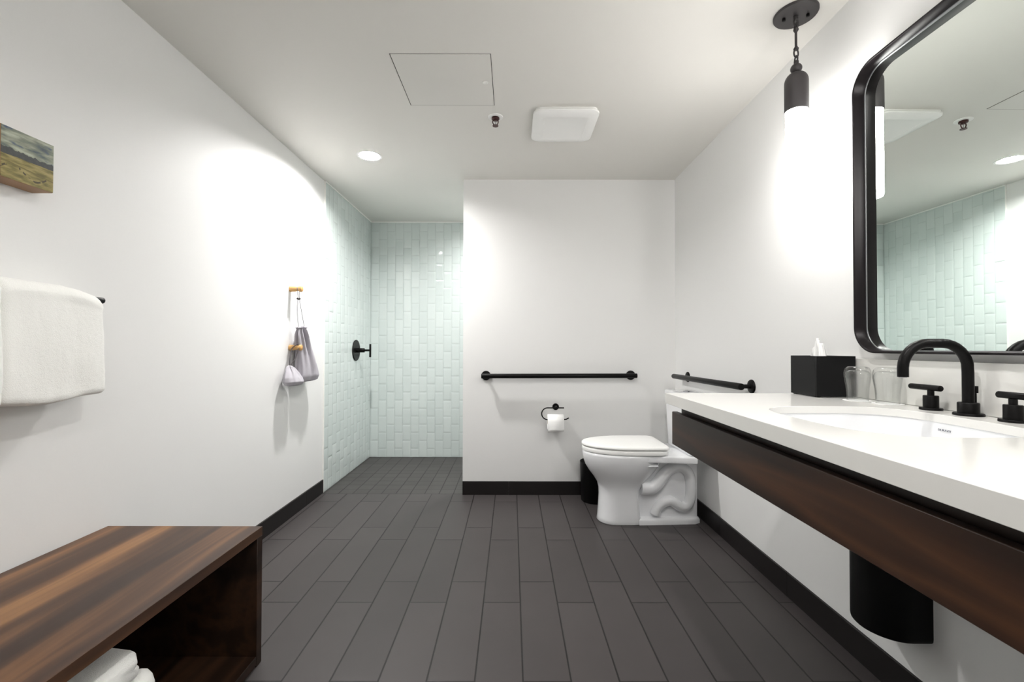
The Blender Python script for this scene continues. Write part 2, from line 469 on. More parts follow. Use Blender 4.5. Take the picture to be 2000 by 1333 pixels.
me.transform(Matrix.Translation((xw-.0014, 1.104, ZC-.037)) @ rot @ Matrix.Diagonal((1.1, 1.0, 1, 1)))
bm = BM(); bm.from_mesh(me); bpy.data.meshes.remove(me)
obj('maker_mark', bm, 'text_ink', sk)

vb = thing('vanity_cabinet', 'walnut vanity apron hung on the wall under the white countertop', 'vanity', (.86, .55, .71))
obj('front_panel', box(BM(), (.572, CY0, .71), (.592, CY1-.035, .826), .0015, 1), 'walnut_vanity_shaded', vb)
obj('top_rail', box(BM(), (.602, CY0, .72), (.622, CY1-.045, ZC-.0375), .001, 1), 'walnut_vanity_shaded', vb)
obj('connecting_batten', box(BM(), (.592, CY0+.1, .735), (.602, CY1-.06, .79)), 'walnut_vanity_shaded', vb)
obj('side_panel', box(BM(), (.622, CY1-.07, .72), (XR-.002, CY1-.05, ZC-.0375), .001, 1), 'walnut_vanity_shaded', vb)
obj('side_panel', box(BM(), (.622, CY0, .72), (XR-.002, CY0+.02, ZC-.0375), .001, 1), 'walnut_vanity_shaded', vb)

# pipe cover under the sink
bm = BM()
def ushape(z, k=0):
    pts = []
    x1 = XR; x0 = 1.035+k; ya, yb = 1.265+k, 1.445-k; r = .085
    pts.append((x1, ya, z))
    for i in range(9):
        a = math.radians(270-90*i/8); pts.append((x0+r+r*math.cos(a), ya+r+r*math.sin(a), z))
    for i in range(9):
        a = math.radians(180-90*i/8); pts.append((x0+r+r*math.cos(a), yb-r+r*math.sin(a), z))
    pts.append((x1, yb, z)); return [Vector(p) for p in pts]
skin(bm, [ushape(.226, .005), ushape(.231, .001), ushape(.24), ushape(.72)])
tag(obj('pipe_cover', bm, 'black_rubberized'), 'black rounded pipe cover on the right wall below the walnut vanity', 'pipe cover')

# ---------------------------------------------------------------- faucet
FX, FYc = 1.122, 1.108
fa = thing('faucet', 'matte black widespread bathroom faucet with arched spout behind the sink', 'faucet', (FX, FYc, ZC))
bm = BM()
lathe(bm, (FX, FYc, ZC), [(.0292, 0), (.0292, .004), (.028, .0058), (.0205, .006), (.0205, .03), (.019, .032), (.0125, .032)])
obj('spout_base', bm, 'black_metal', fa)
pts = [(FX, FYc, ZC+.03), (FX, FYc, ZC+.07), (FX, FYc, ZC+.105)]
R_ = .062
for k in range(1, 9):
    a = math.radians(90*k/8); pts.append((FX-R_+R_*math.cos(a), FYc, ZC+.115+R_*math.sin(a)))
for k in range(0, 9):
    a = math.radians(90+88*k/8); pts.append((FX-R_-.036+R_*math.cos(a), FYc, ZC+.115+R_*math.sin(a)))
pts.append((FX-2*R_-.036, FYc, ZC+.094))
bm = BM(); tube(bm, pts, .0115, 22); o = obj('spout', bm, 'black_metal', fa)
bm = BM(); cyl(bm, (FX-2*R_-.036, FYc, ZC+.0925), (FX-2*R_-.036, FYc, ZC+.0938), .0075); obj('aerator', bm, 'chrome', fa)
bm = BM(); cyl(bm, (FX+.019, FYc+.001, ZC), (FX+.019, FYc+.001, ZC+.07), .0022); cyl(bm, (FX+.019, FYc+.001, ZC+.055), (FX+.019, FYc+.001, ZC+.072), .0052, 16, .001)
obj('lift_rod', bm, 'black_metal', fa)
for hy, sgn in ((1.207, 1), (1.009, -1)):
    bm = BM()
    lathe(bm, (FX, hy, ZC), [(.0245, 0), (.0245, .0045), (.0235, .006), (.0165, .006), (.0165, .037), (.0155, .0385), (.0075, .0385), (.0075, .052)])
    hd = obj('handle', bm, 'black_metal', fa)
    bm = BM(); cyl(bm, (FX-.001, hy-.03*sgn, ZC+.059), (FX+.001, hy+.062*sgn, ZC+.059), .0078, 20, .0015)
    obj('lever', bm, 'black_metal', hd)

# ---------------------------------------------------------------- tissue box, tissue, tumblers
bx0, by0, bw, bd_, bh = 1.014, 1.5, .132, .138, .138
tb = thing('tissue_box_cover', 'square black tissue box cover at the far end of the white countertop', 'tissue box', (bx0+bw/2, by0+bd_/2, ZC))
bm = BM()
x0, x1, y0, y1, z0, z1 = bx0, bx0+bw, by0, by0+bd_, ZC+.003, ZC+bh
for a, b in (((x0, y0, z0), (x1, y0+.006, z1)), ((x0, y1-.006, z0), (x1, y1, z1)), ((x0, y0+.006, z0), (x0+.006, y1-.006, z1)), ((x1-.006, y0+.006, z0), (x1, y1-.006, z1))): box(bm, a, b, .001, 1)
obj('shell', bm, 'black_box', tb)
bm = BM(); cx_, cy_ = (x0+x1)/2, (y0+y1)/2
for a, b in (((x0+.006, y0+.006), (x1-.006, cy_-.03)), ((x0+.006, cy_+.03), (x1-.006, y1-.006)), ((x0+.006, cy_-.03), (cx_-.045, cy_+.03)), ((cx_+.045, cy_-.03), (x1-.006, cy_+.03))): box(bm, (*a, z1-.009), (*b, z1-.003))
obj('top_plate', bm, 'black_box', tb)
for sx in (x0+.006, x1-.018):
    for sy in (y0+.006, y1-.018): obj('foot', box(BM(), (sx, sy, ZC), (sx+.012, sy+.012, ZC+.003)), 'black_rubberized', tb)
# tissue: a pinched folded sheet
bm = BM(); G = []
nu, nv = 26, 14
for j in range(nv):
    t = j/(nv-1); row = []
    for i in range(nu):
        s = i/(nu-1)*2-1
        wdt = .036*(1-.42*t**1.2)+.005
        hx = s*wdt - .010*t + .008*t*t
        fold = .010*math.sin(s*7+t*2)*(.4+.6*(1-t)) + .006*math.sin(s*15+1)
        zz = z1-.02+(.072+.01*math.sin(s*4+1.2)-.03*max(0, -s))*t
        row.append(bm.verts.new((cx_-.012+fold*.9, cy_-hx*.9+.004*t, zz)))
    G.append(row)
for j in range(nv-1):
    for i in range(nu-1): bm.faces.new((G[j][i], G[j][i+1], G[j+1][i+1], G[j+1][i]))
o = tag(obj('tissue', bm, 'paper', ang=180), 'white tissue sticking up out of the black box', 'tissue')
o.modifiers.new('sheet', 'SOLIDIFY').thickness = .0006

gl_prof = [(.0285, 0.0), (.0285, .004), (.0288, .02), (.0303, .04), (.0332, .06), (.0352, .074), (.0354, .084), (.0342, .093), (.031, .1), (.0265, .104), (.024, .105), (.0, .1055)]
gin = [(.0, .094), (.022, .0935), (.028, .09), (.0322, .084), (.0336, .074), (.0316, .06), (.0286, .04), (.0271, .02), (.0268, .004), (.0268, 0.0)]
def tumbler(x, y):
    bm = BM(); rings = [ring_pts((x, y, ZC+.0025+d), max(r, 1e-4), (0, 0, 1), 40) for r, d in gl_prof+gin]
    skin(bm, rings, closed=True)
    return bm
g1 = (1.083, 1.412); g2 = (1.108, 1.329)
gl = obj('glass_tumbler', tumbler(*g1), 'clear_glass', loc=(g1[0], g1[1], ZC+.0025), ang=80)
tag(gl, 'clear glass tumbler upside down right beside the black tissue box', 'glass', 'upside down glass tumblers')
gb = copy_tree(gl, (g2[0]-g1[0], g2[1]-g1[1], 0)); gb['label'] = 'clear glass tumbler upside down, nearer the faucet, behind the spout tip'
def doily(x, y):
    bm = BM(); rings = []
    for r, d in ((.0001, 0), (.038, 0), (.038, .0012), (.0001, .0012)):
        rr = ring_pts((x, y, ZC+.0005+d), r, (0, 0, 1), 48)
        if r > .01: rr = [Vector((x, y, p.z))+(Vector((p.x, p.y, 0))-Vector((x, y, 0)))*(1+.03*math.cos(12*2*PI*i/48)) for i, p in enumerate(rr)]
        rings.append(rr)
    skin(bm, rings); return bm
dl = obj('paper_coaster', doily(*g1), 'paper', loc=(g1[0], g1[1], ZC))
tag(dl, 'white paper coaster under the glass tumbler next to the tissue box', 'coaster', 'paper coasters under the tumblers')
db = copy_tree(dl, (g2[0]-g1[0], g2[1]-g1[1], 0)); db['label'] = 'white paper coaster under the glass tumbler nearer the faucet'

# ---------------------------------------------------------------- mirror
mc = ((1.486+.745)/2, (1.968+1.037)/2); mhw = (1.486-.745)/2; mhh = (1.968-1.037)/2
mi = thing('wall_mirror', 'large rounded rectangular mirror in a deep black metal frame above the faucet', 'mirror', (XR, mc[0], 1.037))
def rr3(x, hw, hh, r): return [Vector((x, mc[0]+a, mc[1]+b)) for a, b in rrect(hw, hh, r, 14)]
bm = BM()
skin(bm, [rr3(XR-.001, mhw, mhh, .085), rr3(1.1295, mhw, mhh, .085), rr3(1.128, mhw-.0015, mhh-.0015, .0835), rr3(1.128, mhw-.0055, mhh-.0055, .0795), rr3(1.1295, mhw-.007, mhh-.007, .078), rr3(XR-.001, mhw-.007, mhh-.007, .078)], closed=True)
obj('frame', bm, 'black_satin', mi, ang=50)
bm = BM(); skin(bm, [rr3(XR-.003, mhw-.0071, mhh-.0071, .078), rr3(1.1645, mhw-.0071, mhh-.0071, .078), rr3(1.1645, mhw-.0095, mhh-.0095, .0755), rr3(XR-.003, mhw-.0095, mhh-.0095, .0755)], closed=True)
obj('inner_lip', bm, 'lip_metal', mi, ang=30)
bm = BM(); skin(bm, [rr3(XR-.0005, mhw-.0096, mhh-.0096, .0755), [p+Vector((.010*(1.486-p.y)-.001, 0, 0)) for p in rr3(1.1672, mhw-.0096, mhh-.0096, .0755)]])
obj('mirror_glass', bm, 'mirror_glass', mi, ang=30)

# ---------------------------------------------------------------- pendants
PX, PY = 1.029, 1.617
pe = thing('pendant_lamp', 'black pendant lamp with glowing white tube hanging left of the mirror', 'pendant lamp', (PX, PY, H))
bm = BM(); lathe(bm, (PX, PY, H), [(.072, 0), (.072, -.006), (.07, -.009), (.02, -.011), (.0001, -.011)]); cn = obj('canopy', bm, 'pendant_metal', pe)
for dx, dy in ((-.036, .012), (.036, -.012)):
    bm = BM(); cyl(bm, (PX+dx, PY+dy, H-.009), (PX+dx, PY+dy, H-.02), .0055, 14, .001); obj('screw', bm, 'black_metal', cn)
def link_(bm, c, rx, rz, th, turn):
    c = Vector(c); e = Vector((math.cos(turn), math.sin(turn), 0))
    tube(bm, [c+e*math.cos(2*PI*k/20)*rx+Vector((0, 0, 1))*math.sin(2*PI*k/20)*rz for k in range(20)], th, 8, True)
bm = BM()
cyl(bm, (PX, PY, H-.01), (PX, PY, H-.024), .008, 14, .001)
link_(bm, (PX, PY, H-.034), .009, .014, .0028, .3); link_(bm, (PX, PY, H-.05), .009, .013, .0028, 1.6)
obj('upper_chain', bm, 'pendant_metal', pe)
bm = BM()
lathe(bm, (PX, PY, 2.213), [(.001, 0), (.008, -.001), (.009, -.006), (.006, -.012), (.0042, -.014), (.0042, -.066), (.006, -.069), (.009, -.074), (.008, -.079), (.001, -.08)], n=16)
obj('rod', bm, 'pendant_metal', pe)
bm = BM(); link_(bm, (PX, PY, 2.122), .009, .015, .0028, .2); link_(bm, (PX, PY, 2.099), .0095, .013, .0028, 1.5); cyl(bm, (PX, PY, 2.094), (PX, PY, 2.08), .008, 14, .001)
obj('lower_chain', bm, 'pendant_metal', pe)
bm = BM(); lathe(bm, (PX, PY, 2.066), [(.019*math.cos(math.radians(a))+1e-4, .0175*math.sin(math.radians(a))) for a in range(-90, 91, 12)]); obj('ball', bm, 'pendant_metal', pe)
bm = BM(); pr = [(.001, 2.052), (.012, 2.052), (.013, 2.049)] + [(.013+.0255*math.sin(math.radians(a)), 2.014+.034*math.cos(math.radians(a))) for a in range(15, 91, 15)] + [(.0385, 1.912), (.0375, 1.909), (.036, 1.909), (.036, 1.915), (.001, 1.916)]
lathe(bm, (PX, PY, 0), pr); obj('socket_cap', bm, 'pendant_metal', pe)
bm = BM(); lathe(bm, (PX, PY, 0), [(.001, 1.916), (.0352, 1.9155), (.0352, 1.606), (.033, 1.599), (.027, 1.596), (.001, 1.595)]); obj('glass_tube', bm, 'lamp_tube', pe, ang=50)
p2 = copy_tree(pe, (0, .595-PY, 0)); p2['label'] = 'black pendant lamp with glowing tube on the near side of the mirror'
pe['group'] = p2['group'] = 'pendant lamps flanking the mirror'

# ---------------------------------------------------------------- ceiling things
def downlight(x, y, label, r=CAN_R-.001, group='recessed ceiling lights'):
    t = thing('recessed_light', label, 'ceiling light', (x, y, H), group)
    bm = BM(); skin(bm, [ring_pts((x, y, H+z), q, (0, 0, 1), 40) for q, z in ((r-.02, CAN_D), (r-.001, 0), (r-.0005, -.0012), (r+.012, -.0022), (r+.013, -.0005), (r, 0), (r-.018, CAN_D))], closed=True); obj('trim_ring', bm, 'white_plastic', t)
    bm = BM(); lathe(bm, (x, y, H+CAN_D), [(.001, 0), (.045, 0), (.045, -.004), (.03, -.006), (.001, -.007)], n=40); obj('diffuser', bm, 'lamp_disc', t)
    return t
d0 = downlight(*DOWN[0])
for x, y, lb in DOWN[1:]:
    c = copy_tree(d0, (x-DOWN[0][0], y-DOWN[0][1], 0)); c['label'] = lb
    if True:
        for ch in c.children:
            if ch.name.startswith('diffuser'): ch.data = ch.data.copy(); ch.data.materials[0] = M['lamp_disc_shower' if y > 3.5 else 'lamp_disc_fill']
ap = thing('access_panel', 'square access panel set flush in the ceiling', 'access panel', (-.3, 2.045, H))
ax0, ax1, ay0, ay1 = -.506, -.091, 1.845, 2.239
bm = BM()
for a, b in (((ax0-.003, ay0-.0012), (ax0+.0004, ay1+.0012)), ((ax1-.0004, ay0-.0012), (ax1+.0025, ay1+.0012)), ((ax0, ay0-.0003), (ax1, ay0)), ((ax0, ay1), (ax1, ay1+.0016))): box(bm, (*a, H-.0012), (*b, H))
obj('edge_gap', bm, 'gap_dark', ap)
obj('panel', box(BM(), (ax0, ay0, H-.0018), (ax1, ay1, H), .0008, 1), 'paint_panel', ap)
bm = BM(); lathe(bm, (-.123, 2.042, H-.0018), [(.0125, 0), (.0125, -.002), (.0095, -.003), (.006, -.001), (.001, -.001)], n=24); obj('latch', bm, 'trim_metal', ap)

ef = thing('exhaust_fan', 'square white exhaust fan cover on the ceiling', 'exhaust fan', (.277, 2.415, H))
fc = (.277, 2.415)
def frr(hw, r, z): return [Vector((fc[0]+a, fc[1]+b, z)) for a, b in rrect(hw, hw*1.03, r, 8)]
bm = BM(); skin(bm, [frr(.157, .025, H), frr(.157, .025, H-.006), frr(.145, .03, H-.014)]); obj('housing', bm, 'white_plastic', ef)
bm = BM(); skin(bm, [frr(.166, .045, H-.012), frr(.169, .048, H-.015), frr(.168, .048, H-.022), frr(.155, .044, H-.030), frr(.125, .03, H-.033), frr(.112, .02, H-.033), frr(.108, .018, H-.031)])
obj('cover', bm, 'white_plastic', ef, ang=25)

sp = thing('fire_sprinkler', 'small brown fire sprinkler head in white ring on the ceiling', 'sprinkler', (-.088, 2.355, H))
SX, SY = -.088, 2.355
bm = BM(); lathe(bm, (SX, SY, H), [(.04, 0), (.039, -.003), (.028, -.007), (.018, -.004), (.001, -.004)]); obj('escutcheon', bm, 'white_plastic', sp)
bm = BM(); lathe(bm, (SX, SY, H-.004), [(.02, 0), (.021, -.008), (.018, -.012), (.009, -.012), (.008, -.018), (.001, -.018)], n=20); obj('body', bm, 'brass_dark', sp)
bm = BM()
for s in (-1, 1): tube(bm, bez([(SX+s*.009, SY, H-.014), (SX+s*.0145, SY, H-.024), (SX+s*.012, SY, H-.036), (SX+s*.003, SY, H-.045)], 4), .0026, 8)
obj('yoke', bm, 'brass_dark', sp)
bm = BM(); cyl(bm, (SX, SY, H-.02), (SX, SY, H-.042), .0022, 10); obj('bulb', bm, 'chrome', sp)
bm = BM(); lathe(bm, (SX, SY, H-.044), [(.001, 0), (.006, 0), (.0155, -.002), (.0155, -.0045), (.001, -.0045)], n=20); obj('deflector', bm, 'brass_dark', sp)

# ---------------------------------------------------------------- grab bars
def grab(name_label, a, b, wall_n, off, posts):
    """a,b ends of bar axis; wall_n = vector from bar to the wall"""
    a, b, wn_ = Vector(a), Vector(b), Vector(wall_n)
    t = thing('grab_bar', name_label, 'grab bar', (a+b)/2+wn_*off, 'black grab bars')
    bm = BM(); cyl(bm, a, b, .0165, 28, .002); obj('bar', bm, 'black_metal', t)
    for p in posts:
        q = a+(b-a).normalized()*p
        bm = BM(); cyl(bm, q, q+wn_*(off-.006), .0105, 20); po = obj('post', bm, 'black_metal', t)
        bm = BM(); lathe(bm, q+wn_*off, [(.034, 0), (.034, -.004), (.031, -.008), (.016, -.011), (.0001, -.011)], ax=wn_, n=32); obj('flange', bm, 'black_metal', po)
    return t
grab('long horizontal black grab bar on the white partition wall above the toilet paper', (-.215, YB-.06, .851), (.884, YB-.06, .855), (0, 1, 0), .06, [.03, 1.069])
grab('shorter black grab bar on the right wall above the toilet tank', (XR-.062, 2.185, .864), (XR-.062, 3.1, .858), (1, 0, 0), .062, [.022, .82])

# ---------------------------------------------------------------- toilet paper
th = thing('toilet_paper_holder', 'black hook shaped toilet paper holder on the partition wall', 'toilet paper holder', (.315, YB, .628))
bm = BM(); lathe(bm, (.315, YB, .629), [(.0235, 0), (.0235, .012), (.021, .0145), (.0001, .0145)], ax=(0, -1, 0)); cyl(bm, (.315, YB-.012, .629), (.315, YB-.07, .629), .009, 18, .002); obj('wall_mount', bm, 'black_metal', th)
yy = YB-.065
pts = [(.368, yy, .628), (.33, yy, .628), (.262, yy, .628)]
for k in range(0, 13):
    a = math.radians(90+180*k/12); pts.append((.252+.041*math.cos(a), yy, .587+.041*math.sin(a)))
pts += [(.27, yy, .546), (.36, yy, .546), (.385, yy, .549), (.402, yy, .558)]
bm = BM(); tube(bm, pts, .0042, 12); obj('hook', bm, 'black_metal', th)
rz = .546-.016; rx0, rx1 = .252, .363
tr = thing('toilet_paper_roll', 'white toilet paper roll hanging on the black holder', 'toilet paper', (.308, yy, rz-.054))
bm = BM(); skin(bm, [ring_pts((x, yy, rz), r, (1, 0, 0), 48) for x, r in ((rx0, .021), (rx0, .0525), (rx0+.001, .0535), (rx1-.001, .0535), (rx1, .0525), (rx1, .021))], closed=True); obj('roll', bm, 'paper', tr)
bm = BM(); skin(bm, [ring_pts((x, yy, rz), r, (1, 0, 0), 36) for x, r in ((rx0+.001, .0198), (rx0+.001, .0209), (rx1-.001, .0209), (rx1-.001, .0198))], closed=True); plain('cardboard', (170, 150, 125), .9); obj('core', bm, 'cardboard', tr)
bm = BM(); sh = []
for k in range(8):
    a = math.radians(100+10*k); sh.append((yy+.0545*math.cos(a), rz+.0545*math.sin(a)))
sh = [(y, z) for y, z in sh]+[(yy-.0548, rz-.02), (yy-.054, rz-.045), (yy-.052, rz-.066)]
L0 = [bm.verts.new((rx0, y, z)) for y, z in sh]; L1 = [bm.verts.new((rx1, y, z+(.012 if i == len(sh)-1 else 0))) for i, (y, z) in enumerate(sh)]
for i in range(len(sh)-1): bm.faces.new((L0[i], L0[i+1], L1[i+1], L1[i]))
o = obj('loose_sheet', bm, 'paper', tr, ang=80); o.modifiers.new('sheet', 'SOLIDIFY').thickness = .0005

# ---------------------------------------------------------------- shower valve
VY, VZ = 3.928, 1.026; vx = XL+.0105
sv = thing('shower_valve', 'round black shower valve with lever on green tile wall', 'shower valve', (vx, VY, VZ))
bm = BM(); lathe(bm, (vx, VY, VZ), [(.092, 0), (.092, .004), (.089, .0075), (.02, .008), (.02, .03), (.0001, .03)], ax=(1, 0, 0), n=48); obj('plate', bm, 'black_metal', sv)
bm = BM(); cyl(bm, (vx+.028, VY, VZ), (vx+.075, VY, VZ), .019, 28, .002); cyl(bm, (vx+.07, VY, VZ), (vx+.125, VY, VZ), .009, 18, .001); hb = obj('handle', bm, 'black_metal', sv)
bm = BM(); cyl(bm, (vx+.125, VY, VZ-.06), (vx+.125, VY, VZ+.055), .0085, 20, .0015); obj('lever', bm, 'black_metal', hb)

# ---------------------------------------------------------------- pegs and bags
PGY = 2.775
def peg_bm(z):
    bm = BM(); rings = []
    for d, r in ((0, .0165), (.002, .0175), (.03, .0165), (.045, .014), (.05, .013), (.055, .014), (.066, .0185), (.074, .0175), (.076, .0155)):
        rings.append(ring_pts((XL+d, PGY, z), r, (1, 0, 0), 28))
    skin(bm, rings); return bm
pg = obj('wall_peg', peg_bm(1.412), 'peg_wood', loc=(XL, PGY, 1.412), ang=50)
tag(pg, 'upper light wooden peg on the left wall holding the large bag cord', 'wall peg', 'wooden wall pegs')
pl = copy_tree(pg, (0, 0, 1.05-1.412)); pl['label'] = 'lower light wooden peg on the left wall beside the grey bag'

def bag_mesh(secs, seed, folds=5, amp=.008, n=64):
    """secs: (x,y,z centre, half thickness X, half width Y, foldiness)"""
    bm = BM(); rings = []
    dense = []
    for i in range(len(secs)-1):
        for k in range(5):
            t = k/5; dense.append([secs[i][q]*(1-t)+secs[i+1][q]*t for q in range(6)])
    dense.append(list(secs[-1]))
    for x, y, z, hx, hy, fo in dense:
        r = []
        for k in range(n):
            a = 2*PI*k/n; c, s = math.cos(a), math.sin(a)
            px = math.copysign(abs(c)**.9, c)*hx; py = math.copysign(abs(s)**.8, s)*hy
            fd = (math.sin(folds*a+seed+math.sin(3*a)*1.3)+.5*math.sin(2*folds*a+z*8))*amp*fo
            nz = noise.noise(Vector((c*2+seed, s*2, z*9)))*.008
            q = 1+(fd+nz)/max(.018, math.hypot(px, py))
            r.append(Vector((x+px*q, y+py*q, z+noise.noise(Vector((c, s, seed+z*3)))*.004)))
        rings.append(r)
    skin(bm, rings); return bm
bg = thing('drawstring_bag', 'large grey drawstring bag hanging by its cord from the upper peg', 'bag', (XL+.05, 2.83, .835), 'grey drawstring bags')
bx = XL+.052
bm = bag_mesh([(bx, 2.90, .835, .012, .1, .2), (bx+.004, 2.90, .842, .034, .115, .3), (bx+.006, 2.90, .87, .044, .114, .5), (bx+.004, 2.888, .94, .044, .098, .9), (bx, 2.868, 1.02, .04, .074, 1.3),
               (bx, 2.84, 1.09, .033, .052, 1.8), (bx+.001, 2.818, 1.135, .026, .036, 2.0), (bx+.003, 2.81, 1.155, .02, .027, 2.0), (bx+.004, 2.806, 1.166, .016, .02, 2.0), (bx+.006, 2.804, 1.174, .022, .03, 2.2), (bx+.006, 2.804, 1.181, .012, .02, 2)], 1.0)
obj('body', bm, 'bag_cloth', bg, ang=75)
bm = BM()
tx, tz = XL+.05, 1.412
loop = [(tx+.002, PGY+.0145, tz), (tx, PGY+.010, tz+.0115), (tx, PGY, tz+.0155), (tx, PGY-.010, tz+.0115), (tx+.002, PGY-.0145, tz)]
cA = bez([(bx-.004, 2.79, 1.168), (tx-.004, 2.775, 1.28), (tx+.002, 2.772, 1.36)]+[loop[-1]], 5)
cB = bez([(bx+.018, 2.825, 1.166), (tx+.010, 2.80, 1.28), (tx+.003, 2.785, 1.36)]+[loop[0]], 5)
tube(bm, cA, .002, 8); tube(bm, cB, .002, 8); tube(bm, bez(loop, 4), .0024, 8)
obj('cord', bm, 'cord_light', bg)
bm = BM(); tube(bm, bez([(tx-.004, 2.772, 1.355), (tx+.002, 2.779, 1.349), (tx+.008, 2.786, 1.355)], 4), .0058, 10); obj('cord_stop', bm, 'cord_dark', bg)
sb = thing('drawstring_bag', 'small grey bag hanging on dark cords from the lower peg', 'bag', (XL+.06, 2.70, .82), 'grey drawstring bags')
sx = XL+.058
bm = bag_mesh([(sx, 2.708, .822, .008, .05, .1), (sx+.002, 2.706, .828, .032, .072, .3), (sx+.004, 2.704, .845, .042, .078, .5), (sx, 2.702, .87, .038, .07, .8), (sx-.006, 2.698, .9, .028, .046, 1.2),
               (sx-.012, 2.694, .925, .016, .024, 1.6), (sx-.014, 2.692, .936, .011, .016, 1.6), (sx-.014, 2.692, .942, .006, .01, 1)], 3.3, amp=.004)
obj('body', bm, 'bag_cloth', sb, ang=75)
bm = BM()
tube(bm, bez([(sx-.014, 2.69, .936), (XL+.034, 2.715, .99), (XL+.026, 2.752, 1.045)], 6), .0026, 8)
tube(bm, bez([(sx-.014, 2.694, .936), (XL+.06, 2.73, .99), (XL+.066, 2.753, 1.045)], 6), .0026, 8)
tube(bm, bez([(XL+.026, 2.752, 1.045), (XL+.045, 2.752, 1.062), (XL+.052, 2.775, 1.067), (XL+.058, 2.794, 1.05)], 6), .0026, 8)
obj('cord', bm, 'cord_dark', sb)

# ---------------------------------------------------------------- towels on the bar
tbr = thing('towel_bar', 'black towel bar on the left wall under the hanging towels', 'towel bar', (XL, 1.05, 1.199))
TBX = XL+.075
bm = BM(); cyl(bm, (TBX, .68, 1.199), (TBX, 1.424, 1.199), .0095, 20, .002); obj('bar', bm, 'black_metal', tbr)
for y in (.72, 1.06):
    bm = BM(); cyl(bm, (TBX, y, 1.199), (XL+.006, y, 1.199), .008, 16); q = obj('post', bm, 'black_metal', tbr)
    bm = BM(); lathe(bm, (XL, y, 1.199), [(.022, 0), (.022, .005), (.008, .008)], ax=(1, 0, 0)); obj('flange', bm, 'black_metal', q)
def hanging_towel(y0, y1, zb, zt, xf, xbk, seed, drop=.03):
    """closed drape profile in XZ swept along Y with soft ends"""
    bm = BM(); rings = []; ny = 46
    zmid = zt-.035
    for j in range(ny):
        t = j/(ny-1); y = y0+(y1-y0)*t
        e = min(t, 1-t)*(y1-y0)
        ins = .02*max(0, 1-e/.022)**2 if e < .022 else 0
        dr = drop*max(0, 1-(y1-y)/.16)**1.7
        ztj = zt-dr-ins; zbj = zb+ins*.8+.004*math.sin(t*9+seed)+.012*max(0, 1-(y1-y)/.12)
        xfj = xf-ins-.006*max(0, 1-(y1-y)/.09)**1.5; xbj = xbk+ins*.4
        cx = (xfj+xbj)/2; hw = (xfj-xbj)/2
        loop = []
        # front going up
        for k in range(22):
            s = k/21; z = zbj+.012+(ztj-.045-zbj-.012)*s
            wv = .0022*noise.noise(Vector((y*22, seed, s*.8)))*2.2
            loop.append(Vector((xfj+wv+.004*math.sin(s*3.1)-.006*s, y, z)))
        for k in range(1, 14):
            a = PI*k/14
            loop.append(Vector((cx+hw*math.cos(a)-.003, y, ztj-.045+.045*math.sin(a))))
        for k in range(22):
            s = 1-k/21; z = zbj+.012+(ztj-.045-zbj-.012)*s
            loop.append(Vector((xbj, y, z)))
        for k in range(1, 8):
            a = PI+PI*k/8
            loop.append(Vector((cx+hw*math.cos(a), y, zbj+.012+.012*math.sin(a))))
        rings.append(loop)
    skin(bm, rings); disp(bm, .003, 11, seed, .001, 70)
    return bm
o = obj('hanging_towel', hanging_towel(1.1, 1.405, .897, 1.232, -1.25, -1.352, 1, .024), 'terry', ang=80)
tag(o, 'thick white towel folded over the bar, nearest the bar end', 'towel', 'white towels on the bar')
o = obj('hanging_towel', hanging_towel(.72, 1.096, .885, 1.245, -1.217, -1.352, 4, .012), 'terry', ang=80)
tag(o, 'white towel over the bar cut off at the left of the photo', 'towel', 'white towels on the bar')

# ---------------------------------------------------------------- painting block
pa = thing('painted_wood_block', 'small wooden block on the left wall painted with a field landscape', 'painting', (XL, 1.213, 1.491))
obj('wood_block', box(BM(), (XL, 1.146, 1.491), (-1.311, 1.28, 1.627), .001, 1), 'peg_wood', pa)
M['block_wood'] = plain('block_wood', (150, 112, 76), .5, 120)
pa.children[0].data.materials[0] = M['block_wood']
obj('painted_face', box(BM(), (-1.311, 1.147, 1.492), (-1.3098, 1.279, 1.626)), 'painted_landscape', pa)

# ---------------------------------------------------------------- bench
BX1, BY0, BY1, BT = -.838, .45, 1.525, .45
bn = thing('bench', 'open walnut bench against the left wall with a towel stack inside', 'bench', (-1.1, 1.0, 0))
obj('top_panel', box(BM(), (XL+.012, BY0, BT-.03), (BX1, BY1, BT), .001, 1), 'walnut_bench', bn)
obj('side_panel', box(BM(), (XL+.012, BY1-.03, 0), (BX1, BY1, BT-.03), .001, 1), 'walnut_bench_shaded', bn)
obj('side_panel', box(BM(), (XL+.012, BY0, 0), (BX1, BY0+.03, BT-.03), .001, 1), 'walnut_bench_shaded', bn)
obj('bottom_panel', box(BM(), (XL+.012, BY0+.03, .005), (BX1, BY1-.03, .035), .001, 1), 'walnut_bench_shaded', bn)
obj('back_panel', box(BM(), (XL+.012, BY0+.03, .035), (XL+.024, BY1-.03, BT-.03)), 'walnut_bench_shaded', bn)
